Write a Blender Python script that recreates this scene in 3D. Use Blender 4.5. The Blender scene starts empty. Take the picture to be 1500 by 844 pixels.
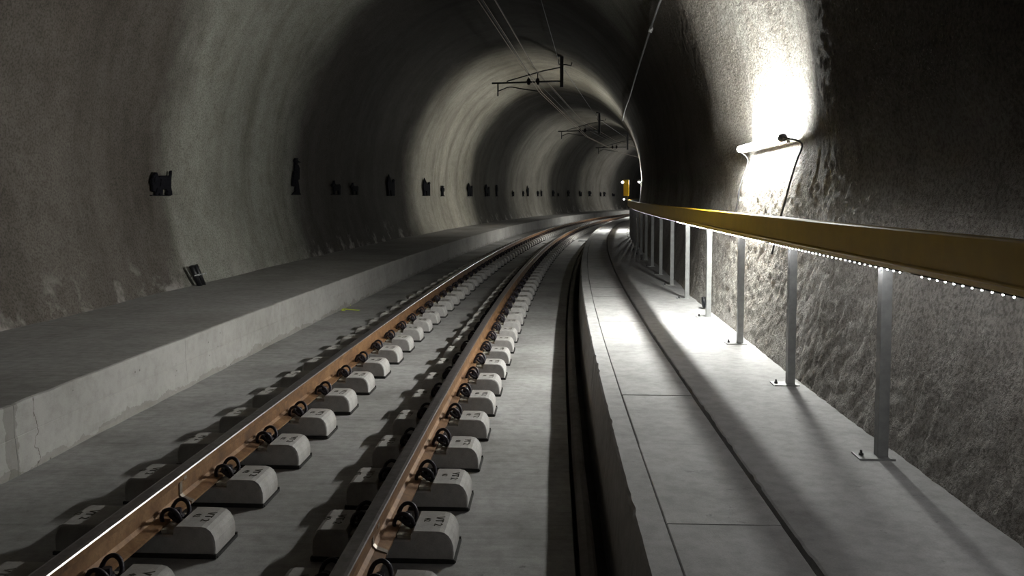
import bpy, bmesh, math
import numpy as np
from mathutils import Vector, Matrix

# ------------------------------------------------------------------ camera, world, exposure
scene = bpy.context.scene
COL = scene.collection
EYE = 1.6122                       # eye height above the track slab
cam_data = bpy.data.cameras.new('camera')
cam_data.sensor_width = 36.0
cam_data.lens = 1204.823 / 1500.0 * 36.0
cam_data.shift_y = -(422.0 - 354.226) / 1500.0
cam_data.clip_start = 0.05
cam_data.clip_end = 400
cam = bpy.data.objects.new('camera', cam_data)
cam.location = (0, 0, EYE)
cam.rotation_euler = (math.pi / 2 - 0.05594, 0, 0.03679)
COL.objects.link(cam)
scene.camera = cam

world = bpy.data.worlds.new('world')
world.use_nodes = True
world.node_tree.nodes['Background'].inputs[0].default_value = (0.5, 0.52, 0.55, 1)
world.node_tree.nodes['Background'].inputs[1].default_value = 0.002
scene.world = world
scene.view_settings.view_transform = 'Standard'
scene.view_settings.look = 'None'
scene.view_settings.gamma = 1.0
scene.view_settings.use_curve_mapping = False
scene.view_settings.exposure = 0.5

LAMP_POWER = 430.0                 # radiance of the fluorescent tubes
LED_POWER = 400.0

# ------------------------------------------------------------------ track alignment (a curve tightening to the right)
K0, K1 = 0.00299, 0.0000600
_ds = 0.02
_sg = np.arange(-30, 130, _ds)
_k = np.where(_sg < 0, K0, K0 + K1 * np.minimum(_sg, 80))
_i0 = int(round(30 / _ds))
_th = np.cumsum(_k) * _ds
_th -= _th[_i0]
_xs = np.cumsum(np.sin(_th)) * _ds
_xs -= _xs[_i0]
_ys = np.cumsum(np.cos(_th)) * _ds
_ys -= _ys[_i0]


def W(s, o, z):
    """Track coordinates (station, offset to the right, height from the eye) to world; arrays welcome."""
    s, o, z = np.broadcast_arrays(np.asarray(s, float), np.asarray(o, float), np.asarray(z, float))
    x = np.interp(s, _sg, _xs); y = np.interp(s, _sg, _ys); t = np.interp(s, _sg, _th)
    return np.stack([x + o * np.cos(t), y - o * np.sin(t), z + EYE], -1)


def heading(s):
    return float(np.interp(s, _sg, _th))


def to_so(p):
    """World point to (s, o, z-from-eye)."""
    s = p[1]
    for _ in range(10):
        x = np.interp(s, _sg, _xs); y = np.interp(s, _sg, _ys); t = np.interp(s, _sg, _th)
        ds = (p[0] - x) * np.sin(t) + (p[1] - y) * np.cos(t)
        o = (p[0] - x) * np.cos(t) - (p[1] - y) * np.sin(t)
        s += ds
    return s, o, p[2] - EYE


H_RAIL, H_SLAB, H_LEDGE, H_WALK = 1.3402, 1.6122, 1.1885, 1.2302
ZS, ZL, ZW = -H_SLAB, -H_LEDGE, -H_WALK
O_RAIL_L, O_RAIL_R = -1.797, -0.732
O_LEDGE, O_CURB, O_G1, O_G2, O_POST = -3.053, 0.338, 0.455, 0.909, 1.571

# ------------------------------------------------------------------ noise
_rng = np.random.RandomState(7)
_T = _rng.rand(256, 256)


def vnoise(x, y, seed=0):
    x = np.asarray(x, float) + seed * 17.31; y = np.asarray(y, float) + seed * 5.77
    xi = np.floor(x).astype(int); yi = np.floor(y).astype(int)
    fx = x - xi; fy = y - yi
    fx = fx * fx * fx * (fx * (fx * 6 - 15) + 10); fy = fy * fy * fy * (fy * (fy * 6 - 15) + 10)
    a = _T[xi & 255, yi & 255]; b = _T[(xi + 1) & 255, yi & 255]
    c = _T[xi & 255, (yi + 1) & 255]; d = _T[(xi + 1) & 255, (yi + 1) & 255]
    return (a * (1 - fx) + b * fx) * (1 - fy) + (c * (1 - fx) + d * fx) * fy - 0.5


def smooth(x, a, b):
    t = np.clip((np.asarray(x, float) - a) / (b - a), 0, 1)
    return t * t * (3 - 2 * t)


# ------------------------------------------------------------------ tunnel profile
OC, ZC, RA, RB = -1.59, 0.40, 3.54, 3.97


def _profile():
    pts = []
    for z in np.linspace(-2.0, ZC, 80)[:-1]:
        pts.append((-5.13 + 0.34 * ((ZC - z) / 1.6) ** 2, z))
    for a in np.linspace(math.pi, 0, 400):
        pts.append((OC + RA * math.cos(a), ZC + RB * math.sin(a)))
    for z in np.linspace(ZC, -2.0, 80)[1:]:
        pts.append((1.95 - 0.27 * ((ZC - z) / 1.6) ** 1.7, z))
    return np.array(pts)


_P = _profile()
_Q = np.concatenate([[0], np.cumsum(np.hypot(*np.diff(_P, axis=0).T))])
_N = np.gradient(_P, _Q, axis=0)
_N = np.stack([_N[:, 1], -_N[:, 0]], -1)                # inward normal
_N /= np.linalg.norm(_N, axis=1)[:, None]


def bulge(s, q, fine=True):
    """How far the sprayed concrete stands inward of the design profile, in metres."""
    right = smooth(q, _Q[-1] - 6.2, _Q[-1] - 4.6)
    d = 0.11 * vnoise(s / 3.3, q / 6.5, 1) + 0.07 * vnoise(s / 1.25, q / 5.5, 2) + (0.028 - 0.016 * right) * vnoise(s / 0.62, q / 3.4, 3)
    d = d + (0.010 - 0.004 * right) * vnoise(s / 0.3, q / 0.45, 4)
    d = d * (1 - 0.55 * right)
    bay = smooth(s, 5.45, 6.75) * (1 - smooth(s, 8.7, 9.7))          # the lamp hangs in a bay between two thicker passes of spray
    upper = smooth(q, _Q[-1] - 2.1, _Q[-1] - 2.75)
    d = d * (1 - 0.6 * right * bay) + right * upper * (0.105 * (1 - bay) * (1 - smooth(s, 12, 18)) - 0.11 * bay)
    if fine:
        m = 0.35 + 0.5 * right
        g = 0.35 * np.abs(vnoise(s / 0.075, q / 0.075, 5)) + 0.75 * vnoise(s / 0.045, q / 0.045, 6)
        d = d + m * (0.019 * g + 0.004 * vnoise(s / 0.16, q / 0.16, 8))
    return d


def wall_point(s, q, inset=0.0):
    o = np.interp(q, _Q, _P[:, 0]); z = np.interp(q, _Q, _P[:, 1])
    nx = np.interp(q, _Q, _N[:, 0]); nz = np.interp(q, _Q, _N[:, 1])
    d = bulge(s, q) + inset
    return o + nx * d, z + nz * d


def q_of(z, side):
    h = len(_P) // 2
    return float(np.interp(z, _P[:h, 1], _Q[:h])) if side == 'left' else float(np.interp(-z, -_P[h:, 1], _Q[h:]))


def wall_o(s, z, side):
    """Offset of the wall face at station s and height z."""
    q = q_of(z, side)
    for _ in range(4):
        o, zz = wall_point(s, q)
        q = q_of(2 * z - float(zz), side) if abs(float(zz) - z) > 0.002 else q
    return float(o)


def ray(u, v):
    d = np.array([(u - 750) / 1204.823, 1.0, -(v - 354.226) / 1204.823])
    pi_, ya = 0.05594, -0.03679
    y = d[1] * math.cos(pi_) + d[2] * math.sin(pi_); z = -d[1] * math.sin(pi_) + d[2] * math.cos(pi_)
    return np.array([d[0] * math.cos(ya) + y * math.sin(ya), -d[0] * math.sin(ya) + y * math.cos(ya), z])


def on_wall(u, v):
    """Where the sight line through a photograph point meets the tunnel lining: (s, o, z)."""
    r = ray(u, v)
    for t in np.arange(2.0, 90, 0.04):
        s, o, z = to_so(np.array([r[0] * t, r[1] * t, r[2] * t + EYE]))
        if z < ZC:
            h = wall_o(s, z, 'left'), wall_o(s, z, 'right')
            out = o <= h[0] or o >= h[1]
        else:
            a = math.atan2((z - ZC) / RB, (o - OC) / RA)
            q = float(np.interp(OC + RA * math.cos(a), _P[79:479, 0], _Q[79:479]))
            wo, wz = wall_point(s, q)
            out = math.hypot((o - OC) / RA, (z - ZC) / RB) >= math.hypot((wo - OC) / RA, (wz - ZC) / RB)
        if out:
            return s, o, z
    return s, o, z


# ------------------------------------------------------------------ materials
def new_mat(name):
    m = bpy.data.materials.new(name)
    m.use_nodes = True
    nt = m.node_tree
    return m, nt, nt.nodes['Principled BSDF']


def N(nt, kind, **kw):
    n = nt.nodes.new(kind)
    for k, v in kw.items():
        setattr(n, k, v)
    return n


def noise(nt, vec, scale, detail=4, rough=0.55):
    n = N(nt, 'ShaderNodeTexNoise')
    n.inputs['Scale'].default_value = scale; n.inputs['Detail'].default_value = detail; n.inputs['Roughness'].default_value = rough
    nt.links.new(vec, n.inputs['Vector'])
    return n.outputs['Fac']


def ramp(nt, fac, stops):
    r = N(nt, 'ShaderNodeValToRGB')
    e = r.color_ramp.elements
    while len(e) < len(stops):
        e.new(0.5)
    for el, (p, c) in zip(e, stops):
        el.position = p; el.color = (*c, 1) if len(c) == 3 else c
    nt.links.new(fac, r.inputs[0])
    return r.outputs[0]


def mix(nt, a, b, fac, mode='MIX'):
    n = N(nt, 'ShaderNodeMix', data_type='RGBA', blend_type=mode)
    for v, i in ((fac, 0), (a, 6), (b, 7)):
        if isinstance(v, (int, float)):
            n.inputs[i].default_value = v
        elif isinstance(v, tuple):
            n.inputs[i].default_value = (*v, 1)
        else:
            nt.links.new(v, n.inputs[i])
    return n.outputs[2]


def math_n(nt, op, a, b=None, c=None):
    n = N(nt, 'ShaderNodeMath', operation=op)
    for i, v in enumerate((a, b, c)):
        if v is None:
            continue
        if isinstance(v, (int, float)):
            n.inputs[i].default_value = v
        else:
            nt.links.new(v, n.inputs[i])
    return n.outputs[0]


def bump(nt, bsdf, h, strength, dist):
    b = N(nt, 'ShaderNodeBump')
    b.inputs['Strength'].default_value = strength; b.inputs['Distance'].default_value = dist
    nt.links.new(h, b.inputs['Height']); nt.links.new(b.outputs[0], bsdf.inputs['Normal'])


def grey(v, warm=0.0):
    return (v * (1 + warm), v, v * (1 - warm))


def concrete(name, base, warm=0.04, contrast=0.35, rough=0.85, specks=0.0, big=0.9, lines=False, bump_d=0.003, streak=False):
    m, nt, b = new_mat(name)
    co = N(nt, 'ShaderNodeTexCoord').outputs['Object']
    uv = N(nt, 'ShaderNodeUVMap').outputs['UV']
    n1 = noise(nt, co, big, 6, 0.62); n2 = noise(nt, co, 14, 6, 0.6); n3 = noise(nt, co, 160, 3, 0.6)
    c = ramp(nt, n1, [(0.32, grey(base * (1 - contrast), warm)), (0.52, grey(base, warm * .6)), (0.7, grey(base * (1 + contrast * .6), warm * .3))])
    c = mix(nt, c, ramp(nt, n2, [(0.3, (0.72, 0.71, 0.7)), (0.6, (1.04, 1.04, 1.04))]), 0.75, 'MULTIPLY')
    c = mix(nt, c, ramp(nt, n3, [(0.3, (0.8, 0.8, 0.8)), (0.65, (1.06, 1.06, 1.06))]), 0.6, 'MULTIPLY')
    if specks:
        sp = ramp(nt, noise(nt, co, 9, 5, 0.75), [(0.64, (1, 1, 1)), (0.70, (0.35, 0.34, 0.33))])
        c = mix(nt, c, sp, specks, 'MULTIPLY')
    if lines:                       # brushed finish: streaks running across the track
        mp = N(nt, 'ShaderNodeMapping'); mp.inputs['Scale'].default_value = (26, 1.2, 1)
        nt.links.new(uv, mp.inputs['Vector'])
        c = mix(nt, c, ramp(nt, noise(nt, mp.outputs[0], 1.0, 5, 0.6), [(0.3, (0.82, 0.82, 0.82)), (0.62, (1.05, 1.05, 1.05))]), 0.7, 'MULTIPLY')
        mp2 = N(nt, 'ShaderNodeMapping'); mp2.inputs['Scale'].default_value = (7, 0.6, 1)
        nt.links.new(uv, mp2.inputs['Vector'])
        c = mix(nt, c, ramp(nt, noise(nt, mp2.outputs[0], 1.0, 3, 0.7), [(0.66, (1, 1, 1)), (0.69, (0.45, 0.44, 0.43)), (0.72, (1, 1, 1))]), 0.35, 'MULTIPLY')
    nt.links.new(c, b.inputs['Base Color'])
    b.inputs['Roughness'].default_value = rough
    b.inputs['Specular IOR Level'].default_value = 0.3
    h = math_n(nt, 'ADD', math_n(nt, 'MULTIPLY', n3, 0.5), n2)
    bump(nt, b, h, 0.5, bump_d)
    return m


def shotcrete(name, base, stations):
    """Sprayed concrete, one material for the whole lining: coarse on the right wall, smoother on the roof and the left.
    stations = batch colours, with lamp-lit and dark bands painted in, along the left side of the tunnel."""
    m, nt, b = new_mat(name)
    co = N(nt, 'ShaderNodeTexCoord').outputs['Object']
    uv = N(nt, 'ShaderNodeUVMap').outputs['UV']
    sep = N(nt, 'ShaderNodeSeparateXYZ'); nt.links.new(uv, sep.inputs[0])
    rt = N(nt, 'ShaderNodeMapRange'); rt.interpolation_type = 'SMOOTHSTEP'
    rt.inputs[1].default_value = _Q[-1] - 6.2; rt.inputs[2].default_value = _Q[-1] - 4.4
    nt.links.new(sep.outputs[1], rt.inputs[0])
    right = rt.outputs[0]
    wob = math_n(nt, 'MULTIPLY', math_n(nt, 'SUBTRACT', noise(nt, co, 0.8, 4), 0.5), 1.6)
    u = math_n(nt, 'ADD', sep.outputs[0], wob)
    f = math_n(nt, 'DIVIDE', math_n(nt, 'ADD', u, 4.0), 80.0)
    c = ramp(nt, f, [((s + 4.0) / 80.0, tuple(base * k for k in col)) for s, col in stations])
    lower_pale = N(nt, 'ShaderNodeMapRange'); lower_pale.interpolation_type = 'SMOOTHSTEP'      # right wall paler low down, darker and browner higher up
    lower_pale.inputs[1].default_value = _Q[-1] - 2.6; lower_pale.inputs[2].default_value = _Q[-1] - 1.75
    nt.links.new(math_n(nt, 'ADD', sep.outputs[1], math_n(nt, 'MULTIPLY', wob, 0.25)), lower_pale.inputs[0])
    fa = N(nt, 'ShaderNodeMapRange'); fa.interpolation_type = 'SMOOTHSTEP'         # bright column around the lamp, painted in as paler wall colour
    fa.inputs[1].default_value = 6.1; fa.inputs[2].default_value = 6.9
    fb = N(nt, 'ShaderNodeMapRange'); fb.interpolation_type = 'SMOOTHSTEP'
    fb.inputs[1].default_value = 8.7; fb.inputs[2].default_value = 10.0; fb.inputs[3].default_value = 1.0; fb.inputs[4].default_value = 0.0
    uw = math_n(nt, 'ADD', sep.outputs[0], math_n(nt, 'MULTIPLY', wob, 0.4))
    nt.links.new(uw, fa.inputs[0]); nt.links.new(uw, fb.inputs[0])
    painted_glow = math_n(nt, 'MULTIPLY', math_n(nt, 'MULTIPLY', fa.outputs[0], fb.outputs[0]), 0.75)
    rc = mix(nt, tuple(base * k for k in (0.72, 0.62, 0.52)), tuple(base * k for k in (3.7, 3.55, 3.3)), math_n(nt, 'MAXIMUM', lower_pale.outputs[0], painted_glow))
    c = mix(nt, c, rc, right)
    crown_shade = N(nt, 'ShaderNodeMapRange'); crown_shade.interpolation_type = 'SMOOTHSTEP'           # stained crown, darkened further to paint in the shade of the unlit roof
    crown_shade.inputs[1].default_value = 1.2; crown_shade.inputs[2].default_value = 2.6; crown_shade.inputs[3].default_value = 0.8; crown_shade.inputs[4].default_value = 0.0
    nt.links.new(math_n(nt, 'ABSOLUTE', math_n(nt, 'SUBTRACT', sep.outputs[1], _Q[-1] * 0.5 + 0.4)), crown_shade.inputs[0])
    c = mix(nt, c, (0.45, 0.43, 0.40), math_n(nt, 'MULTIPLY', crown_shade.outputs[0], 1.0), 'MULTIPLY')
    mp = N(nt, 'ShaderNodeMapping'); mp.inputs['Scale'].default_value = (1.5, 0.16, 1)
    nt.links.new(uv, mp.inputs['Vector'])
    st = noise(nt, mp.outputs[0], 1.0, 5, 0.6)               # long runs down the arch
    n1 = noise(nt, co, 0.55, 6, 0.65); n2 = noise(nt, co, 5, 6, 0.62); n3 = noise(nt, co, 46, 4, 0.65)
    c = mix(nt, c, ramp(nt, n1, [(0.34, (0.62, 0.59, 0.56)), (0.6, (1.06, 1.06, 1.05))]), 0.7, 'MULTIPLY')
    c = mix(nt, c, ramp(nt, n2, [(0.34, (0.78, 0.76, 0.74)), (0.6, (1.05, 1.05, 1.05))]), 0.6, 'MULTIPLY')
    c = mix(nt, c, ramp(nt, n3, [(0.38, (0.5, 0.49, 0.47)), (0.56, (1.08, 1.08, 1.08))]), 0.8, 'MULTIPLY')
    c = mix(nt, c, ramp(nt, st, [(0.28, (0.55, 0.52, 0.49)), (0.47, (0.95, 0.95, 0.95)), (0.7, (1.15, 1.15, 1.15))]), 0.85, 'MULTIPLY')
    zz = N(nt, 'ShaderNodeSeparateXYZ'); nt.links.new(co, zz.inputs[0])
    low = N(nt, 'ShaderNodeMapRange')
    low.inputs[1].default_value = 0.45; low.inputs[2].default_value = 1.0; low.inputs[3].default_value = 1.0; low.inputs[4].default_value = 0.0
    nt.links.new(zz.outputs[2], low.inputs[0])
    bl = math_n(nt, 'ADD', noise(nt, co, 1.7, 5, 0.65), math_n(nt, 'MULTIPLY', low.outputs[0], 0.10))
    fac = math_n(nt, 'MULTIPLY', ramp(nt, bl, [(0.60, (0, 0, 0)), (0.70, (1, 1, 1))]), low.outputs[0])   # lime bloom at the foot of the wall
    c = mix(nt, c, grey(0.42, 0.06), math_n(nt, 'MULTIPLY', fac, 0.6))
    nt.links.new(c, b.inputs['Base Color'])
    b.inputs['Roughness'].default_value = 0.9
    b.inputs['Specular IOR Level'].default_value = 0.25
    h = math_n(nt, 'ADD', math_n(nt, 'MULTIPLY', noise(nt, co, 120, 3, 0.6), 0.35), noise(nt, co, 36, 4, 0.7))
    bp = N(nt, 'ShaderNodeBump')
    bp.inputs['Distance'].default_value = 0.03
    nt.links.new(math_n(nt, 'ADD', math_n(nt, 'MULTIPLY', right, 0.9), 0.35), bp.inputs['Strength'])
    nt.links.new(h, bp.inputs['Height']); nt.links.new(bp.outputs[0], b.inputs['Normal'])
    return m


def plain(name, col, rough=0.5, metal=0.0, var=0.15, scale=30.0, spec=0.5, bump_d=0.0):
    m, nt, b = new_mat(name)
    co = N(nt, 'ShaderNodeTexCoord').outputs['Object']
    n = noise(nt, co, scale, 5, 0.6)
    lo = tuple(c * (1 - var) for c in col); hi = tuple(c * (1 + var) for c in col)
    nt.links.new(ramp(nt, n, [(0.35, lo), (0.65, hi)]), b.inputs['Base Color'])
    b.inputs['Roughness'].default_value = rough; b.inputs['Metallic'].default_value = metal
    b.inputs['Specular IOR Level'].default_value = spec
    if bump_d:
        bump(nt, b, n, 0.5, bump_d)
    return m


def emitter(name, col, power):
    m = bpy.data.materials.new(name)
    m.use_nodes = True
    nt = m.node_tree
    nt.nodes.clear()
    e = N(nt, 'ShaderNodeEmission'); o = N(nt, 'ShaderNodeOutputMaterial')
    e.inputs[0].default_value = (*col, 1); e.inputs[1].default_value = power
    nt.links.new(e.outputs[0], o.inputs[0])
    return m


def rust_rail():
    m, nt, b = new_mat('rusty_rail_steel')
    co = N(nt, 'ShaderNodeTexCoord').outputs['Object']
    uv = N(nt, 'ShaderNodeUVMap').outputs['UV']
    n1 = noise(nt, co, 6, 6, 0.65); n2 = noise(nt, co, 60, 4, 0.6)
    c = ramp(nt, n1, [(0.3, (0.105, 0.058, 0.034)), (0.5, (0.21, 0.108, 0.048)), (0.68, (0.30, 0.175, 0.085))])
    c = mix(nt, c, ramp(nt, n2, [(0.3, (0.7, 0.7, 0.7)), (0.65, (1.1, 1.1, 1.1))]), 0.7, 'MULTIPLY')
    nt.links.new(c, b.inputs['Base Color'])
    b.inputs['Roughness'].default_value = 0.62; b.inputs['Metallic'].default_value = 0.25
    bump(nt, b, n2, 0.4, 0.002)
    return m


BATCH_LIGHT_BANDS = [(0.0, (0.98, 0.88, 0.79)), (10.2, (0.98, 0.88, 0.79)), (10.9, (2.7, 2.72, 2.45)), (14.5, (2.7, 2.72, 2.45)), (15.9, (0.64, 0.59, 0.54)),  # sprayed-batch tones mixed with painted bands of lamp light and the dark between
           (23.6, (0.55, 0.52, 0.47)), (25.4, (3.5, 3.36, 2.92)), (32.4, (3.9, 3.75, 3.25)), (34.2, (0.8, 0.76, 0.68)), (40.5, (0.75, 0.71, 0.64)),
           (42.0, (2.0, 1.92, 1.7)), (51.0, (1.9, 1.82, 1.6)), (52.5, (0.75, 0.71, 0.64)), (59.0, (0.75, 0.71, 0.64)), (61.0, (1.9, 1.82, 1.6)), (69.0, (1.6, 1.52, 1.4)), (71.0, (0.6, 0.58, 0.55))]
M_LINING = shotcrete('shotcrete_lining', 0.135, BATCH_LIGHT_BANDS)
M_FLOOR = concrete('slab_concrete', 0.345, 0.03, 0.34, 0.8, 0.55, 1.1, True)
M_LEDGE = concrete('ledge_concrete', 0.33, 0.05, 0.3, 0.85, 0.25, 0.7, True)
M_WALK = concrete('walkway_concrete', 0.45, 0.015, 0.2, 0.8, 0.4, 0.9, False)
M_COVER = concrete('cover_slab_concrete', 0.46, 0.015, 0.22, 0.78, 0.45, 1.4, False)
M_BLOCK = concrete('block_concrete', 0.42, 0.06, 0.14, 0.7, 0.2, 3.0, False, 0.0015)
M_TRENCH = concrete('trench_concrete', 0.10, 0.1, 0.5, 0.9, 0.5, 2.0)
M_RUST = rust_rail()
M_TREAD = plain('worn_rail_head', (0.22, 0.20, 0.20), 0.38, 0.8, 0.2, 25)
M_SHINE = plain('polished_rail_corner', (0.58, 0.56, 0.55), 0.30, 1.0, 0.05, 25)
M_BLACK = plain('black_rubber', (0.018, 0.017, 0.016), 0.7, 0, 0.3)
M_CLAMP = plain('dark_spring_steel', (0.035, 0.030, 0.038), 0.45, 0.6, 0.4, 60)
M_PLATE = plain('pale_guide_plate', (0.36, 0.34, 0.29), 0.6, 0, 0.3, 40)
M_INK = plain('dark_block_lettering', (0.13, 0.12, 0.10), 0.8, 0, 0.2)
M_YELLOW = plain('yellow_coated_steel', (0.48, 0.30, 0.012), 0.42, 0, 0.08, 8)
M_GALV = plain('galvanised_steel', (0.33, 0.335, 0.33), 0.5, 0.2, 0.12, 18)
M_DARKM = plain('dark_bracket_steel', (0.055, 0.055, 0.058), 0.5, 0.6, 0.2)
M_COPPER = plain('weathered_copper_wire', (0.28, 0.22, 0.17), 0.4, 0.8, 0.2)
M_PORC = plain('dark_insulator_glaze', (0.03, 0.025, 0.025), 0.25, 0, 0.2)
M_PIPE = plain('black_plastic_pipe', (0.010, 0.010, 0.012), 0.45, 0, 0.2)
M_CABLE = plain('black_cable_sheath', (0.03, 0.03, 0.033), 0.5, 0, 0.2)
M_GREYC = plain('grey_cable_sheath', (0.16, 0.16, 0.165), 0.5, 0, 0.15)
M_ZINC = plain('bright_zinc', (0.85, 0.85, 0.86), 0.3, 0.6, 0.05)
M_FIG = plain('black_painted_plate', (0.008, 0.008, 0.011), 0.95, 0, 0.3, 30, 0.1)
M_CAP = plain('dark_lamp_cap', (0.07, 0.07, 0.08), 0.4, 0, 0.1)
M_PAINT = plain('fluorescent_marking_paint', (0.72, 0.85, 0.06), 0.7, 0, 0.2)
M_TUBE = emitter('fluorescent_tube', (0.985, 1.0, 0.95), LAMP_POWER)
M_LED = emitter('led_light', (0.97, 0.97, 0.97), LED_POWER)
M_LEDROW = emitter('led_row_light', (0.94, 0.90, 1.0), 4.5)
M_SIGNAL = emitter('blue_white_light', (0.75, 0.8, 1.0), 9.0)


# ------------------------------------------------------------------ builders
def link(name, verts, faces, mat, parent=None, smooth_=False, uv=None, mats=None, mat_idx=None):
    me = bpy.data.meshes.new(name)
    me.from_pydata([tuple(v) for v in verts], [], [tuple(f) for f in faces])
    for mm in (mats or [mat]):
        me.materials.append(mm)
    if mat_idx is not None:
        me.polygons.foreach_set('material_index', np.asarray(mat_idx, dtype=np.int32))
    if smooth_:
        me.polygons.foreach_set('use_smooth', np.ones(len(me.polygons), dtype=bool))
    if uv is not None:
        l = me.uv_layers.new(name='UVMap')
        li = np.zeros(len(me.loops), dtype=np.int32)
        me.loops.foreach_get('vertex_index', li)
        l.data.foreach_set('uv', np.asarray(uv, np.float32)[li].ravel())
    me.update()
    o = bpy.data.objects.new(name, me)
    COL.objects.link(o)
    if parent is not None:
        o.parent = parent
    return o


def from_bm(name, bm, mat, parent=None, smooth_=False):
    me = bpy.data.meshes.new(name)
    bm.to_mesh(me); bm.free()
    me.materials.append(mat)
    if smooth_:
        me.polygons.foreach_set('use_smooth', np.ones(len(me.polygons), dtype=bool))
    o = bpy.data.objects.new(name, me)
    COL.objects.link(o)
    if parent is not None:
        o.parent = parent
    return o


def tag(o, label=None, cat=None, group=None, kind=None):
    if label: o['label'] = label
    if cat: o['category'] = cat
    if group: o['group'] = group
    if kind: o['kind'] = kind
    return o


def empty(name, loc=(0, 0, 0), rz=0.0):
    o = bpy.data.objects.new(name, None)
    o.location = loc; o.rotation_euler = (0, 0, rz)
    o.empty_display_size = 0.1
    COL.objects.link(o)
    return o


def copy_tree(o, parent=None):
    c = o.copy()
    COL.objects.link(c)
    c.parent = parent
    for ch in list(o.children):
        copy_tree(ch, c)
    return c


def grid_faces(nr, nc, closed=False):
    i = np.arange(nr - 1)[:, None]; j = np.arange(nc if closed else nc - 1)[None, :]
    j2 = (j + 1) % nc
    a = i * nc + j; b = i * nc + j2; c = (i + 1) * nc + j2; d = (i + 1) * nc + j
    return np.stack([a, b, c, d], -1).reshape(-1, 4)


def big_grid(name, V, faces, mat, uv):
    me = bpy.data.meshes.new(name)
    nv, nf = len(V), len(faces)
    me.vertices.add(nv); me.vertices.foreach_set('co', V.astype(np.float32).ravel())
    me.loops.add(nf * 4); me.loops.foreach_set('vertex_index', faces.astype(np.int32).ravel())
    me.polygons.add(nf)
    me.polygons.foreach_set('loop_start', np.arange(0, nf * 4, 4, dtype=np.int32))
    me.polygons.foreach_set('use_smooth', np.ones(nf, dtype=bool))
    l = me.uv_layers.new(name='UVMap')
    l.data.foreach_set('uv', uv[faces.ravel()].astype(np.float32).ravel())
    me.materials.append(mat)
    me.update(); me.validate()
    o = bpy.data.objects.new(name, me)
    COL.objects.link(o)
    return o


def sweep(name, prof, ss, mat, parent=None, closed=True, smooth_=False, mats=None, idx=None, wob=None, cap=True):
    """Sweep a cross-section (o, z) along the stations ss."""
    prof = np.asarray(prof, float); ss = np.asarray(ss, float)
    nc = len(prof)
    S = np.repeat(ss[:, None], nc, 1); O = np.repeat(prof[None, :, 0], len(ss), 0); Z = np.repeat(prof[None, :, 1], len(ss), 0)
    if wob is not None:
        O, Z = wob(S, O, Z)
    V = W(S, O, Z).reshape(-1, 3)
    per = np.concatenate([[0], np.cumsum(np.hypot(*np.diff(prof, axis=0).T))])
    uv = np.stack([S, np.repeat(per[None, :], len(ss), 0)], -1).reshape(-1, 2)
    F = [tuple(f) for f in grid_faces(len(ss), nc, closed)]
    mi = list(idx) * (len(ss) - 1) if idx is not None else None
    if closed and cap:
        F.append(tuple(range(nc))[::-1]); F.append(tuple((len(ss) - 1) * nc + k for k in range(nc)))
        if mi is not None: mi += [0, 0]
    return link(name, V, F, mat, parent, smooth_, uv, mats, mi)


def tube_bm(bm, pts, r, n=6, closed=False):
    pts = [Vector(p) for p in pts]
    rings = []
    up = Vector((0.123, 0.2, 1)).normalized()
    L = len(pts)
    for i, p in enumerate(pts):
        t = (pts[min(i + 1, L - 1)] - pts[max(i - 1, 0)]).normalized()
        a = t.cross(up)
        if a.length < 1e-3: a = t.cross(Vector((1, 0, 0)))
        a.normalize(); b = t.cross(a)
        rr = r[i] if isinstance(r, (list, tuple)) else r
        rings.append([bm.verts.new(p + (a * math.cos(2 * math.pi * k / n) + b * math.sin(2 * math.pi * k / n)) * rr) for k in range(n)])
    for i in range(L - 1):
        for k in range(n):
            bm.faces.new((rings[i][k], rings[i][(k + 1) % n], rings[i + 1][(k + 1) % n], rings[i + 1][k]))
    bm.faces.new(rings[0][::-1]); bm.faces.new(rings[-1])


def tube(name, pts, r, mat, parent=None, n=6):
    bm = bmesh.new()
    tube_bm(bm, pts, r, n)
    bmesh.ops.recalc_face_normals(bm, faces=bm.faces)
    return from_bm(name, bm, mat, parent, True)


def box_bm(bm, c, size, bevel=0.0, rot=None):
    M = Matrix.Translation(c) @ (rot or Matrix.Identity(4)) @ Matrix.Diagonal((*size, 1))
    g = bmesh.ops.create_cube(bm, size=1.0, matrix=M)
    if bevel:
        es = list({e for v in g['verts'] for e in v.link_edges})
        bmesh.ops.bevel(bm, geom=es, offset=bevel, segments=2, profile=0.6, affect='EDGES')


def box(name, c, size, mat, parent=None, bevel=0.0, rot=None):
    bm = bmesh.new()
    box_bm(bm, c, size, bevel, rot)
    return from_bm(name, bm, mat, parent)


def spline(pts, n=8):
    """Catmull-Rom through pts."""
    P = [np.array(p, float) for p in pts]
    P = [2 * P[0] - P[1]] + P + [2 * P[-1] - P[-2]]
    out = []
    for i in range(1, len(P) - 2):
        for k in range(n):
            t = k / n
            out.append(0.5 * (2 * P[i] + (P[i + 1] - P[i - 1]) * t + (2 * P[i - 1] - 5 * P[i] + 4 * P[i + 1] - P[i + 2]) * t * t
                              + (3 * P[i] - P[i - 1] - 3 * P[i + 1] + P[i + 2]) * t ** 3))
    out.append(P[-2])
    return out


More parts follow.
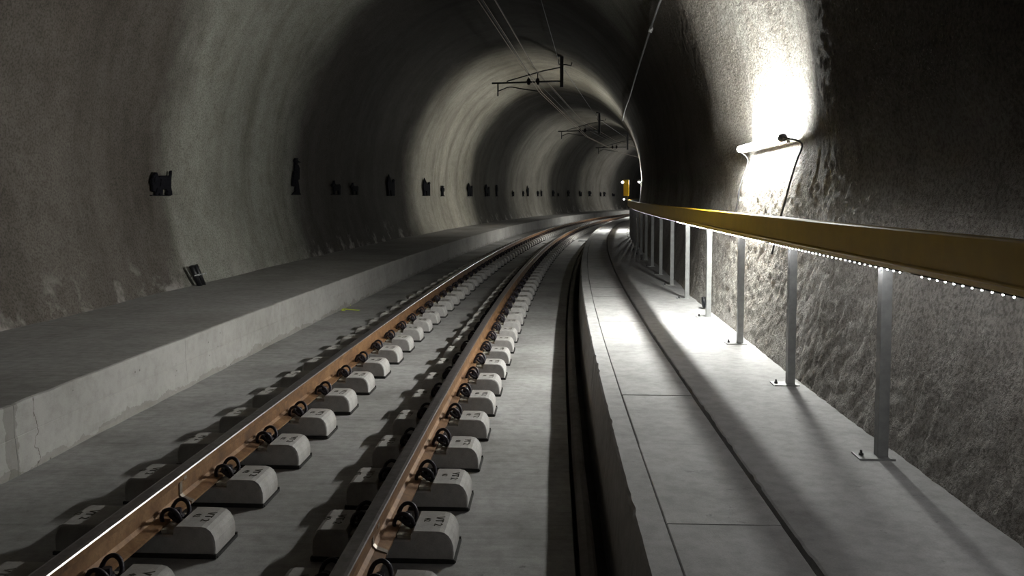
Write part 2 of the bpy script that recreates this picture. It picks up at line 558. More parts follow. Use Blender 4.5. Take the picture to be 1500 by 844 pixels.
def extrude_outline(bm, outline, depth, y0=0.0, bevel=0.0):
    """Polygon in x-z, extruded along -y (towards the viewer side) by depth."""
    f0 = [bm.verts.new((x, y0, z)) for x, z in outline]
    f1 = [bm.verts.new((x, y0 - depth, z)) for x, z in outline]
    n = len(outline)
    a = bm.faces.new(f0[::-1]); b = bm.faces.new(f1)
    for i in range(n):
        bm.faces.new((f0[i], f0[(i + 1) % n], f1[(i + 1) % n], f1[i]))
    bmesh.ops.recalc_face_normals(bm, faces=bm.faces)
    if bevel:
        bmesh.ops.bevel(bm, geom=list(b.edges), offset=bevel, segments=1, affect='EDGES')


ORD = ['first', 'second', 'third', 'fourth', 'fifth', 'sixth', 'seventh', 'eighth', 'ninth', 'tenth', 'eleventh', 'twelfth', 'thirteenth',
       'fourteenth', 'fifteenth', 'sixteenth', 'seventeenth', 'eighteenth', 'nineteenth', 'twentieth', 'twenty-first', 'twenty-second',
       'twenty-third', 'twenty-fourth', 'twenty-fifth', 'twenty-sixth', 'twenty-seventh', 'twenty-eighth', 'twenty-ninth', 'thirtieth']

# ------------------------------------------------------------------ the tunnel lining
rows = np.concatenate([np.arange(-16, 1.6, 0.4), np.arange(1.6, 11, 0.022), np.arange(11, 20, 0.08), np.arange(20, 60, 0.2), np.arange(60, 112, 0.5)])
qa, qb = q_of(2.2, 'left'), q_of(2.2, 'right')
q0, q1 = q_of(-1.45, 'left'), q_of(-1.5, 'right')


def lining(name, qs, mat):
    S, Qm = np.meshgrid(rows, qs, indexing='ij')
    o, z = wall_point(S, Qm)
    V = W(S, o, z).reshape(-1, 3)
    uv = np.stack([S, Qm], -1).reshape(-1, 2)
    ob = big_grid(name, V, grid_faces(len(rows), len(qs)), mat, uv)
    return tag(ob, kind='structure')


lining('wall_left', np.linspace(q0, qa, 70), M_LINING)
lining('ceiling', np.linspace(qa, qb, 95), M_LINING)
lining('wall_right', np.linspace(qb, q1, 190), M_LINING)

# ------------------------------------------------------------------ floor slab, drainage trench
STA = np.concatenate([np.arange(-16, 0, 1.0), np.arange(0, 20, 0.25), np.arange(20, 111, 0.5)])


def rough_edge(S, O, Z):
    return O, Z


floor_prof = [(-3.30, ZS - 0.2), (-3.30, ZS), (-2.2, ZS + 0.004), (-1.265, ZS - 0.003), (-0.3, ZS + 0.003), (0.125, ZS), (0.130, ZS - 0.03), (0.130, ZS - 0.2)]
tag(sweep('floor', floor_prof, STA, M_FLOOR, closed=True), kind='structure')


def strip_wob(S, O, Z):
    return O + 0.006 * vnoise(S / 0.9, Z * 0, 21), Z


strip_prof = [(0.150, ZS - 0.2), (0.150, ZS - 0.012), (0.165, ZS + 0.002), (0.188, ZS + 0.008), (0.210, ZS + 0.002), (0.224, ZS - 0.014), (0.226, ZS - 0.24)]
tag(sweep('trim_1', strip_prof, STA, concrete('drain_edge_concrete', 0.22, 0.08, 0.3), wob=strip_wob), kind='structure')
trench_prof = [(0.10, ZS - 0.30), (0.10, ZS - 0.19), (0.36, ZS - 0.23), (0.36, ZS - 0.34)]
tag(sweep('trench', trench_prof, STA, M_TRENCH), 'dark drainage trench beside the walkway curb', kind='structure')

# ------------------------------------------------------------------ left ledge: core and cast panels
ledge = tag(sweep('walkway_ledge', [(O_LEDGE - 0.03, ZS - 0.15), (O_LEDGE - 0.03, ZL - 0.03), (-5.3, ZL - 0.03), (-5.3, ZS - 0.15)], STA, M_LEDGE),
            'raised grey concrete ledge along the left tunnel wall', kind='structure')
M_PANEL = concrete('panel_concrete', 0.52, 0.05, 0.18, 0.85, 0.45, 0.9)


def panel_face_material():
    m, nt, b = new_mat('ledge_face_concrete')
    co = N(nt, 'ShaderNodeTexCoord').outputs['Object']
    uv = N(nt, 'ShaderNodeUVMap').outputs['UV']
    sep = N(nt, 'ShaderNodeSeparateXYZ'); nt.links.new(uv, sep.inputs[0])
    n1 = noise(nt, co, 1.1, 6, 0.62); n2 = noise(nt, co, 12, 6, 0.62); n3 = noise(nt, co, 150, 3, 0.6)
    c = ramp(nt, n1, [(0.3, (0.31, 0.30, 0.285)), (0.6, (0.41, 0.40, 0.385))])
    c = mix(nt, c, ramp(nt, n2, [(0.3, (0.82, 0.81, 0.79)), (0.55, (1.03, 1.03, 1.03))]), 0.7, 'MULTIPLY')
    c = mix(nt, c, ramp(nt, n3, [(0.3, (0.86, 0.86, 0.86)), (0.65, (1.03, 1.03, 1.03))]), 0.6, 'MULTIPLY')
    # air holes
    vor = N(nt, 'ShaderNodeTexVoronoi'); vor.inputs['Scale'].default_value = 13
    nt.links.new(co, vor.inputs['Vector'])
    big = noise(nt, co, 2.3, 2)
    hole = math_n(nt, 'MULTIPLY', math_n(nt, 'LESS_THAN', vor.outputs['Distance'], 0.11), math_n(nt, 'GREATER_THAN', big, 0.56))
    c = mix(nt, c, (0.14, 0.13, 0.12), math_n(nt, 'MULTIPLY', hole, 0.8))
    # damp strip and crack beside the near joint, damp patches at the foot
    wob = math_n(nt, 'MULTIPLY', math_n(nt, 'SUBTRACT', noise(nt, co, 9, 4), 0.5), 0.14)
    us = math_n(nt, 'ADD', sep.outputs[0], wob)
    damp = math_n(nt, 'LESS_THAN', math_n(nt, 'ABSOLUTE', math_n(nt, 'SUBTRACT', us, 4.47)), 0.055)
    c = mix(nt, c, (0.62, 0.61, 0.59), math_n(nt, 'MULTIPLY', damp, 0.75), 'MULTIPLY')
    wob2 = math_n(nt, 'MULTIPLY', math_n(nt, 'SUBTRACT', noise(nt, co, 6, 5), 0.5), 0.25)
    crack = math_n(nt, 'LESS_THAN', math_n(nt, 'ABSOLUTE', math_n(nt, 'SUBTRACT', math_n(nt, 'ADD', sep.outputs[0], wob2), 4.68)), 0.0035)
    c = mix(nt, c, (0.12, 0.10, 0.09), math_n(nt, 'MULTIPLY', crack, 0.8))
    zz = N(nt, 'ShaderNodeSeparateXYZ'); nt.links.new(co, zz.inputs[0])
    foot = math_n(nt, 'ADD', math_n(nt, 'MULTIPLY', math_n(nt, 'SUBTRACT', noise(nt, co, 3.5, 6, 0.65), 0.35), 0.28), 0.0)
    wet = math_n(nt, 'LESS_THAN', zz.outputs[2], foot)
    c = mix(nt, c, (0.70, 0.69, 0.66), math_n(nt, 'MULTIPLY', wet, 0.8), 'MULTIPLY')
    nt.links.new(c, b.inputs['Base Color'])
    b.inputs['Roughness'].default_value = 0.85; b.inputs['Specular IOR Level'].default_value = 0.3
    bump(nt, b, math_n(nt, 'SUBTRACT', n2, hole), 0.5, 0.004)
    return m


M_FACE = panel_face_material()
joints = [0.2, 2.35, 4.5, 6.66, 8.99] + [8.99 + 2.25 * k for k in range(1, 42)]


def panel_wob(S, O, Z):
    edge = (np.abs(O - O_LEDGE) < 0.03)
    foot = edge & (Z < ZS + 0.10)
    O = O + np.where(foot, 0.022 * (vnoise(S / 0.22, Z / 0.1, 31) + 0.35), 0)
    lip = edge & (Z > ZL - 0.03)
    O = O - np.where(lip, 0.010 * np.clip(vnoise(S / 0.13, Z, 33) + 0.05, 0, 1), 0)
    Z = Z - np.where(lip, 0.012 * np.clip(vnoise(S / 0.17, Z, 34), 0, 1), 0)
    return O, Z


_zm = ZL - 0.20
panel_prof = [(-5.25, ZL - 0.06), (O_LEDGE - 0.05, ZL - 0.06), (O_LEDGE - 0.05, ZS - 0.05), (O_LEDGE, ZS - 0.05), (O_LEDGE, ZS + 0.03), (O_LEDGE, ZS + 0.08), (O_LEDGE, _zm - 0.004), (O_LEDGE - 0.004, _zm),
              (O_LEDGE - 0.003, _zm + 0.004), (O_LEDGE - 0.003, ZL - 0.025), (O_LEDGE - 0.006, ZL - 0.006), (O_LEDGE - 0.02, ZL), (-3.6, ZL + 0.002), (-4.2, ZL), (-5.25, ZL + 0.004)]
panel_idx = [0, 0, 1, 1, 1, 1, 1, 1, 1, 1, 1, 0, 0, 0, 0]
for k in range(len(joints) - 1):
    a, b_ = joints[k], joints[k + 1]
    n = max(3, int((b_ - a) / (0.05 if a < 14 else 0.4)))
    sweep('concrete_panel', panel_prof, np.linspace(a + 0.0015, b_ - 0.0015, n), M_LEDGE, ledge, mats=[M_LEDGE, M_FACE], idx=panel_idx, wob=panel_wob)

# ------------------------------------------------------------------ right walkway: curb, cable duct covers, outer strip
def curb_wob(S, O, Z):
    e = (np.abs(O - O_CURB) < 0.012) & (Z > ZW - 0.03)
    chip = np.clip(vnoise(S / 0.11, Z * 0, 41) + 0.5 * vnoise(S / 0.04, Z * 0, 42) - 0.12, 0, 1)
    O = O + np.where(e, 0.03 * chip, 0)
    Z = Z - np.where(e & (O < O_CURB + 0.0), 0.0, 0)
    g = (np.abs(O - O_G2) < 0.02)
    O = O + np.where(g, 0.02 * np.clip(vnoise(S / 0.07, Z * 0, 43), 0, 1), 0)
    return O, Z


_fine = np.concatenate([np.arange(-16, 1.4, 0.8), np.arange(1.4, 12, 0.03), np.arange(12, 20, 0.2), np.arange(20, 111, 0.5)])
walk_prof = [(O_CURB - 0.045, ZS - 0.30), (O_CURB - 0.03, ZS), (O_CURB - 0.002, ZW - 0.012), (O_CURB + 0.010, ZW), (O_G1 - 0.006, ZW), (O_G1 - 0.006, ZW - 0.055),
             (O_G2 - 0.012, ZW - 0.055), (O_G2 - 0.004, ZW - 0.004), (O_G2 + 0.006, ZW), (1.30, ZW + 0.002), (1.95, ZW + 0.004), (1.95, ZS - 0.30)]
walk = tag(sweep('walkway', walk_prof, _fine, M_WALK, wob=curb_wob), 'pale concrete walkway along the right tunnel wall', kind='structure')
rs = np.random.RandomState(3)
for k in range(-3, 66):
    a = 3.05 + 1.0 * (k - 0) - 3.0 + 0.0
    dz = rs.uniform(-0.0035, 0.0035); tl = rs.uniform(-0.002, 0.002); do = rs.uniform(-0.003, 0.002); gap = rs.uniform(0.001, 0.0035)
    zt = ZW + dz
    pr = [(O_G1 + 0.002 + do, ZW - 0.05), (O_G1 + do, zt - 0.003), (O_G1 + 0.004 + do, zt), (O_G2 - 0.030, zt + tl), (O_G2 - 0.026, zt + tl - 0.004), (O_G2 - 0.030, ZW - 0.05)]
    sweep('cover_slab', pr, np.linspace(a + gap, a + 1.0 - gap, 5), M_COVER, walk)

# ------------------------------------------------------------------ rails
def rail_prof(oc):
    half = [(0.070, 0.0), (0.070, 0.011), (0.022, 0.026), (0.0085, 0.042), (0.008, 0.100), (0.012, 0.112), (0.034, 0.121), (0.0355, 0.149), (0.0325, 0.155), (0.020, 0.1585)]
    r = [(oc + x, ZS + 0.113 + z) for x, z in half]
    l = [(oc - x, ZS + 0.113 + z) for x, z in half[::-1]]
    return r + l


# face index per profile edge: 0 rust, 1 worn tread, 2 polished gauge corner
ridx = [0, 0, 0, 0, 0, 0, 0, 1, 1, 1, 1, 1] + [0] * 8
ridx_l = list(ridx); ridx_l[7] = 2; ridx_l[8] = 1
ridx_r = list(ridx)
rail_st = np.concatenate([np.arange(-2, 30, 0.3), np.arange(30, 110, 0.6)])
rail_l = tag(sweep('rail', rail_prof(O_RAIL_L), rail_st, M_RUST, mats=[M_RUST, M_TREAD, M_SHINE], idx=ridx_l), 'rusty left-hand running rail with a bright inner corner, nearer the ledge', 'rail')
rail_r = tag(sweep('rail', rail_prof(O_RAIL_R), rail_st, M_RUST, mats=[M_RUST, M_TREAD, M_SHINE], idx=ridx_r), 'rusty right-hand running rail with a dull grey head, nearer the walkway', 'rail')


def weld(parent, oc, s):
    pr = [(oc + (x - oc) * 1.0, z) for x, z in rail_prof(oc)]
    pr = []
    for x, z in [(0.072, 0.001), (0.072, 0.015), (0.027, 0.031), (0.014, 0.045), (0.014, 0.098), (0.018, 0.110), (0.037, 0.119), (0.0365, 0.135)]:
        pr.append((oc + x, ZS + 0.113 + z))
    pr = pr + [(2 * oc - a, b) for a, b in pr[::-1]]
    sweep('weld_collar', pr, np.linspace(s - 0.014, s + 0.014, 3), plain('scaled_weld_metal', (0.30, 0.26, 0.22), 0.4, 0.6, 0.3, 40), parent)


weld(rail_l, O_RAIL_L, 3.86)
weld(rail_r, O_RAIL_R, 3.33)

# ------------------------------------------------------------------ sleeper blocks with their fastenings
def block_body(left):
    """Twin-hump block; the end under the rail's right is well rounded, the left end squarer and `left` long."""
    half = [(0.324, 0.0), (0.328, 0.040), (0.326, 0.074), (0.318, 0.100), (0.305, 0.121), (0.287, 0.135), (0.264, 0.1405), (0.230, 0.141), (0.150, 0.141), (0.143, 0.136), (0.140, 0.100)]
    lend = [(0.0, 0.0), (0.003, 0.060), (0.001, 0.098), (-0.008, 0.120), (-0.020, 0.134), (-0.036, 0.1405)]
    prof = half + [(-0.140, 0.100), (-0.143, 0.136), (-0.150, 0.141)] + [(-(left + x), z) for x, z in lend[::-1]]
    n = len(prof)
    bm = bmesh.new()
    ys = [(-0.120, 0.006), (-0.114, 0.0), (0.114, 0.0), (0.120, 0.006)]
    rings = []
    for y, ins in ys:
        rings.append([bm.verts.new((x * (1 - ins / 0.36), y, max(0.0, z - ins if z > 0.02 else z))) for x, z in prof])
    for i in range(3):
        for k in range(n):
            bm.faces.new((rings[i][k], rings[i][(k + 1) % n], rings[i + 1][(k + 1) % n], rings[i + 1][k]))
    for rg in (rings[0], rings[-1]):        # split the concave end faces: two humps and the saddle
        h = len(half)
        bm.faces.new(rg)
    bmesh.ops.recalc_face_normals(bm, faces=bm.faces)
    return from_bm('sleeper_block', bm, M_BLOCK)


def clamp_mesh(sgn):
    z0 = 0.124
    p = [(0.050, -0.034, z0 + 0.006), (0.054, -0.050, z0 + 0.030), (0.070, -0.062, z0 + 0.062), (0.100, -0.064, z0 + 0.074), (0.128, -0.058, z0 + 0.056), (0.139, -0.046, z0 + 0.018), (0.128, -0.030, z0 + 0.004), (0.100, -0.026, z0 + 0.016), (0.080, -0.020, z0 + 0.030), (0.072, -0.008, z0 + 0.034)]
    p = p + [(a, -b, c) for a, b, c in p[::-1]]
    p = [(a * sgn, b, c) for a, b, c in p]
    bm = bmesh.new()
    tube_bm(bm, spline(p, 3), 0.0100, 6)
    bmesh.ops.recalc_face_normals(bm, faces=bm.faces)
    return bm


def make_block(full, left):
    b = block_body(left)
    tag(b, 'block', 'sleeper', 'sleeper blocks')
    if not full:
        for s in (-1, 1):
            from_bm('tension_clamp', clamp_mesh(s), M_CLAMP, b, True)
        return b
    bm = bmesh.new()
    w_, m_ = 0.328 + left, (0.328 - left) / 2
    for c, sz in (((m_, -0.122, 0.010), (w_ + 0.012, 0.012, 0.020)), ((m_, 0.122, 0.010), (w_ + 0.012, 0.012, 0.020)), ((0.331, 0, 0.006), (0.012, 0.234, 0.012)), ((-left - 0.004, 0, 0.006), (0.012, 0.234, 0.012))):
        box_bm(bm, c, sz)
    from_bm('rubber_boot', bm, M_BLACK, b)
    box('rail_pad', (0, 0, 0.1063), (0.146, 0.16, 0.0125), M_BLACK, b)
    for s in (-1, 1):
        from_bm('tension_clamp', clamp_mesh(s), M_CLAMP, b, True)
        bm = bmesh.new()
        box_bm(bm, (0.105 * s, 0, 0.1085), (0.064, 0.200, 0.017), 0.003)
        from_bm('guide_plate', bm, M_PLATE, b)
        bm = bmesh.new()
        bmesh.ops.create_cone(bm, cap_ends=True, segments=10, radius1=0.031, radius2=0.028, depth=0.012, matrix=Matrix.Translation((0.105 * s, 0, 0.146)))
        bmesh.ops.create_cone(bm, cap_ends=True, segments=6, radius1=0.021, radius2=0.018, depth=0.030, matrix=Matrix.Translation((0.105 * s, 0, 0.163)))
        bmesh.ops.create_cone(bm, cap_ends=True, segments=8, radius1=0.010, radius2=0.010, depth=0.032, matrix=Matrix.Translation((0.105 * s, 0, 0.130)))
        from_bm('screw', bm, M_CLAMP, b)
    return b


def text_mesh(body, size):
    cu = bpy.data.curves.new('lettering', 'FONT')
    cu.body = body; cu.size = size; cu.extrude = 0.0008; cu.align_x = 'CENTER'; cu.space_line = 0.9
    cu.resolution_u = 1
    ob = bpy.data.objects.new('lettering', cu)
    COL.objects.link(ob)
    dg = bpy.context.evaluated_depsgraph_get()
    me = bpy.data.meshes.new_from_object(ob.evaluated_get(dg))
    bpy.data.objects.remove(ob); bpy.data.curves.remove(cu)
    me.materials.append(M_INK)
    me.name = 'lettering'
    return me


txt_big = text_mesh('VT 2', 0.055)
txt_small = text_mesh('02', 0.042)
S0B = 3.506 + 0.12
NBLK = 100
# (label for the blocks that read singly; those beyond are too small to tell apart)
for side, oc in (('left', O_RAIL_L), ('right', O_RAIL_R)):
    left_len = 0.405 if side == 'left' else 0.300
    block_near = make_block(True, left_len)
    block_far = make_block(False, left_len)
    near_used = far_used = False
    for i in range(NBLK):
        s = S0B + 0.6 * (i - 1)
        full = s < 30
        if full:
            b = copy_tree(block_near) if near_used else block_near; near_used = True
        else:
            b = copy_tree(block_far) if far_used else block_far; far_used = True
        p = W(s, oc, ZS)
        b.location = p; b.rotation_euler = (0, 0, -heading(s))
        where = 'beside the ledge' if side == 'left' else 'beside the walkway'
        if i < 30:
            lab = f'{ORD[i]} concrete sleeper block from the camera under the {side} rail'
            tag(b, lab, 'sleeper', f'sleeper blocks under the {side} rail')
        else:
            tag(b, f'tiny distant concrete sleeper block under the {side} rail in the far bend', 'sleeper', f'distant sleeper blocks under the {side} rail')
        if s < 12:
            for hs in (-1, 1):
                for me, dx, dy in ((txt_big, 0.0, 0.0), (txt_small, -0.052, 0.012)):
                    t = bpy.data.objects.new('lettering', me)
                    COL.objects.link(t); t.parent = b
                    t.location = ((0.232 if hs > 0 else -left_len + 0.075) + dx, dy, 0.1418)
                    t.rotation_euler = (0, 0, -math.pi / 2)

# ------------------------------------------------------------------ handrail with posts and LED strips
O_FACE = 1.485                     # track-side face of the yellow beam
ZT, ZB = -0.142, -0.318
rail_hand = empty('handrail', W(3.887, O_POST, ZW))
tag(rail_hand, 'long yellow handrail on grey steel posts along the right walkway', 'handrail')
bpy.context.view_layer.update()
inv = Matrix.Translation(-rail_hand.location)


def child(o):
    """Keep a mesh built in world coordinates in place under the handrail's empty."""
    o.parent = rail_hand
    o.matrix_parent_inverse = inv
    return o


beam_st = np.concatenate([np.arange(-6.0, 20, 0.25), np.arange(20, 46, 0.5)])
beam_prof = [(O_FACE, ZB + 0.02), (O_FACE - 0.006, ZB + 0.026), (O_FACE - 0.006, ZB + 0.032), (O_FACE, ZB + 0.038), (O_FACE, ZT - 0.006), (O_FACE + 0.006, ZT), (O_FACE + 0.075, ZT), (O_FACE + 0.075, ZT - 0.020),
             (O_FACE + 0.070, ZT - 0.020), (O_FACE + 0.070, ZT - 0.006), (O_FACE + 0.008, ZT - 0.006), (O_FACE + 0.006, ZB + 0.008), (O_FACE + 0.024, ZB + 0.006), (O_FACE + 0.024, ZB), (O_FACE + 0.012, ZB), (O_FACE + 0.003, ZB + 0.006)]
child(sweep('beam', beam_prof, beam_st, M_YELLOW))

post_pts = [3.887 + 1.5 * i for i in range(-6, 28)]
PW = 0.025


def make_post(s):
    r = Matrix.Rotation(-heading(s), 4, 'Z')
    c = Vector(W(s, O_POST, ZW))
    hgt = ZT - 0.022 - ZW
    bm = bmesh.new(); box_bm(bm, (0, 0, hgt / 2 + 0.004), (2 * PW, 2 * PW, hgt - 0.008), 0.004)
    p = from_bm('post', bm, M_GALV)
    bm = bmesh.new(); box_bm(bm, (-0.035, 0.0, 0.005), (0.165, 0.11, 0.010), 0.002)
    from_bm('base_plate', bm, M_GALV, p)
    for dx in (-0.092,):
        bm = bmesh.new()
        bmesh.ops.create_cone(bm, cap_ends=True, segments=6, radius1=0.011, radius2=0.011, depth=0.010, matrix=Matrix.Translation((dx, 0, 0.015)))
        bmesh.ops.create_cone(bm, cap_ends=True, segments=8, radius1=0.006, radius2=0.006, depth=0.02, matrix=Matrix.Translation((dx, 0, 0.025)))
        from_bm('anchor_bolt', bm, M_DARKM, p)
    bm = bmesh.new(); box_bm(bm, ((O_FACE - O_POST + 0.006 - PW) / 2, 0, (ZT + ZB) / 2 - ZW + 0.01), (O_POST - O_FACE - PW - 0.004, 0.04, 0.10), 0.002)
    from_bm('bracket', bm, M_GALV, p)
    return p


post0 = make_post(post_pts[0])
for i, s in enumerate(post_pts):
    p = post0 if i == 0 else copy_tree(post0)
    p.parent = rail_hand
    p.location = Vector(W(s, O_POST, ZW)) - rail_hand.location
    p.rotation_euler = (0, 0, -heading(s))

led_bm = bmesh.new()
bmesh.ops.create_icosphere(led_bm, subdivisions=1, radius=0.0034)
led_me = bpy.data.meshes.new('led'); led_bm.to_mesh(led_me); led_bm.free(); led_me.materials.append(M_LED)
O_LED = O_FACE + 0.016
for k in range(-1, 19):
    a = 1.22 + 2.32 * k; b_ = a + 2.22
    st = child(sweep('led_strip', [(O_LED - 0.006, ZB - 0.004), (O_LED - 0.006, ZB - 0.0005), (O_LED + 0.006, ZB - 0.0005), (O_LED + 0.006, ZB - 0.004)], np.linspace(a, b_, 10), M_BLACK))
    if k < 4:
        n = int(2.2 / 0.066)
        for j in range(n):
            l = bpy.data.objects.new('led', led_me)
            COL.objects.link(l); l.parent = st
            l.matrix_parent_inverse = Matrix.Identity(4)
            l.location = W(a + 0.02 + 0.066 * j, O_LED, ZB - 0.007)
    else:
        pr = [(O_LED - 0.0012, ZB - 0.0065), (O_LED - 0.0012, ZB - 0.0042), (O_LED + 0.0012, ZB - 0.0042), (O_LED + 0.0012, ZB - 0.0065)]
        l = sweep('led_row', pr, np.linspace(a + 0.01, b_ - 0.01, 8), M_LEDROW, st)
        l['kind'] = 'stuff'

# ------------------------------------------------------------------ tube lamps on the right wall, their cables
def tube_lamp(s_mid, z, length, label, cab_labels=None, ol=None):
    s0, s1 = s_mid - length / 2, s_mid + length / 2
    ow = min(wall_o(s0, z, 'right'), wall_o(s1, z, 'right'), wall_o(s_mid, z, 'right'))
    ol = ol or ow - 0.09
    pa, pb = Vector(W(s0, ol, z)), Vector(W(s1, ol, z))
    root = empty('tube_lamp', (pa + pb) / 2)
    tag(root, label, 'lamp')
    c = root.location.copy()
    d = (pb - pa).normalized()
    tube('glass_tube', [pa + d * 0.07 - c, pb - d * 0.03 - c], 0.029, M_TUBE, root, 14)
    tube('end_cap', [pa - c, pa + d * 0.02 - c, pa + d * 0.075 - c], [0.028, 0.036, 0.036], M_CAP, root, 14)
    tube('end_cap', [pb - d * 0.035 - c, pb + d * 0.01 - c], [0.035, 0.033], M_CAP, root, 14)
    hs_ = np.linspace(s0 + 0.05, s1 - 0.05, 4)
    ho = sweep('housing', [(ol + 0.034, z - 0.036), (ol + 0.034, z + 0.005), (ol + 0.062, z + 0.005), (ol + 0.062, z - 0.036)], hs_, M_GALV)
    ho.parent = root; ho.matrix_parent_inverse = Matrix.Translation(-c)
    for f in (0.2, 0.8):
        sm = s0 + length * f
        q = Vector(W(sm, ol, z)) - c
        w_ = Vector(W(sm, wall_o(sm, z, 'right') + 0.02, z)) - c
        tube('wall_clip', [w_, q + (w_ - q).normalized() * 0.026], 0.012, M_GALV, root, 6)
    if not cab_labels:
        return root
    # supply cable looping out of the near end and down behind the handrail
    pts = [(s0 + 0.02, ol, z + 0.0), (s0 - 0.09, ol - 0.005, z - 0.01)]
    for dz, dsn in ((-0.06, -0.17), (-0.20, -0.20), (-0.36, -0.15), (-0.52, -0.08), (-0.66, 0.0), (-0.95, 0.04)):
        zz = z + dz; ss = s0 + dsn
        pts.append((ss, wall_o(ss, zz, 'right') - 0.03, zz))
    cb = tube('lamp_cable', spline([W(*p) for p in pts], 5), 0.0085, M_CABLE, None, 6)
    tag(cb, cab_labels[0], 'cable')
    pts = [(s1 - 0.03, ol, z - 0.02)]
    for dz, dsn in ((-0.12, 0.0), (-0.35, 0.02), (-0.55, 0.05), (-0.66, 0.1), (-0.9, 0.12)):
        zz = z + dz; ss = s1 - 0.02 + dsn
        pts.append((ss, wall_o(ss, zz, 'right') - 0.03, zz))
    cb = tube('lamp_cable', spline([W(*p) for p in pts], 5), 0.0075, M_CABLE, None, 6)
    tag(cb, cab_labels[1], 'cable')
    return root


tube_lamp(7.66, 0.47, 1.70, 'large bright fluorescent tube lamp on the right wall above the handrail',
          ['black cable looping down from the near end of the large bright tube lamp', 'black cable hanging from the far end of the large bright tube lamp'], 1.88)
tube_lamp(29.0, 0.50, 1.62, 'small distant tube lamp on the right wall beyond the yellow box',
          ['black cable at the near end of the small distant tube lamp', 'black cable at the far end of the small distant tube lamp'])
tube_lamp(47.6, 0.50, 1.62, 'tube lamp hidden round the bend on the right wall, nearer of two')
tube_lamp(67.5, 0.50, 1.62, 'tube lamp hidden farthest round the bend on the right wall')

# ------------------------------------------------------------------ overhead line: supports and wires
def at(s, o, z):
    return Vector(W(s, o, z))


def support(s, label, zw):
    """zw = contact wire height from the eye; the post hangs from the roof right of the track."""
    op = -0.50
    a = math.acos((op - OC) / RA)
    qq = float(np.interp(OC + RA * math.cos(a), _P[79:479, 0], _Q[79:479]))
    zr = float(wall_point(s, qq)[1]) + 0.03
    root = empty('catenary_support', at(s, op, zr), -heading(s))
    tag(root, label, 'bracket', 'overhead line supports')
    b0 = zw - zr                                   # local z of the contact wire
    bm = bmesh.new(); box_bm(bm, (0, 0, (b0 + 0.13) / 2), (0.10, 0.10, abs(b0 + 0.13)), 0.006)
    from_bm('drop_post', bm, M_DARKM, root)
    box('roof_plate', (0, 0, -0.03), (0.30, 0.26, 0.05), M_DARKM, root, 0.004)
    za = b0 + 0.30
    tube('arm', [(-0.05, 0, za + 0.015), (-2.10, 0, za - 0.01)], 0.028, M_DARKM, root, 8)
    tube('stay', [(-0.05, 0, za + 0.42), (-0.55, 0, za + 0.33), (-1.62, 0, za + 0.05), (-1.66, 0, za + 0.0)], 0.018, M_DARKM, root, 6)
    for x in (-0.72, -0.99):
        bm = bmesh.new()
        for zz, r1, r2, h in ((0.0, 0.045, 0.075, 0.05), (0.05, 0.075, 0.04, 0.04), (0.09, 0.060, 0.035, 0.05), (-0.05, 0.035, 0.06, 0.05)):
            bmesh.ops.create_cone(bm, cap_ends=True, segments=12, radius1=r1, radius2=r2, depth=h, matrix=Matrix.Translation((x, 0, za + zz)))
        ins = from_bm('insulator', bm, M_PORC, root, False)
        tube('pin', [(x, 0, za + 0.08), (x, 0, za + 0.28)], 0.011, M_DARKM, ins, 6)
    tube('drop_tube', [(-1.92, 0, za - 0.01), (-1.92, 0, za - 0.40)], 0.022, M_DARKM, root, 8)
    tube('registration_arm', spline([(-1.92, 0, za - 0.25), (-1.78, 0, za - 0.20), (-1.55, 0, za - 0.13), (-1.15, 0, za - 0.20), (-0.70, 0, za - 0.27), (-0.66, 0, za - 0.31)], 4), 0.016, M_DARKM, root, 6)
    tube('feeder_bracket', [(-0.09, 0, za + 0.66), (-0.09, 0, za + 0.52), (0.14, 0, za + 0.50), (0.28, 0, za + 0.46), (0.30, 0, za + 0.56)], 0.018, M_DARKM, root, 6)
    return root


sup_s = [24.75, 41.9, 54.5]
sup_z = [3.09, 2.98, 2.86]
sup_l = ['nearest overhead line support hanging from the tunnel roof, largest of three', 'middle overhead line support hanging from the roof further along the bend',
         'farthest small overhead line support hanging from the roof in the bend']
for s, z, l in zip(sup_s, sup_z, sup_l):
    support(s, l, z)

wire_st = [-9.0, 0.5, 12.6, 24.75, 41.9, 54.5, 68.0, 82.0]
zigzag = [0.0, 0.1, -0.30, 0.0, 0.0, 0.0, 0.0, 0.0]


def wire(name, o, zf, r, mat, label, cat='wire', os=None):
    pts = []
    for i, s in enumerate(wire_st):
        oo = o + zigzag[i] * (0 if name == 'feeder_wire' else 0.55)
        pts.append(W(s, oo, zf(s)))
    return tag(tube(name, pts, r, mat, None, 5), label, cat)


zc = lambda s: float(np.interp(s, [0, 24.75, 41.9, 54.5, 70], [3.12, 3.09, 2.98, 2.86, 2.8]))
wire('contact_wire', -1.17, zc, 0.0075, M_COPPER, 'lower left overhead contact wire above the track')
wire('contact_wire', -1.09, zc, 0.0075, M_COPPER, 'lower right overhead contact wire beside its twin above the track')
wire('messenger_wire', -1.22, lambda s: zc(s) + 0.57, 0.0075, M_CABLE, 'dark upper overhead wire resting on the right-hand insulators')
wire('messenger_wire', -1.49, lambda s: zc(s) + 0.57, 0.0075, M_CABLE, 'dark upper overhead wire resting on the left-hand insulators')
wire('messenger_wire', -1.36, lambda s: zc(s) + 0.78, 0.008, M_COPPER, 'uppermost overhead wire close under the tunnel crown')
wire('feeder_wire', -0.59, lambda s: zc(s) + 0.90, 0.008, M_GREYC, 'single overhead wire beside the tops of the hanging posts')

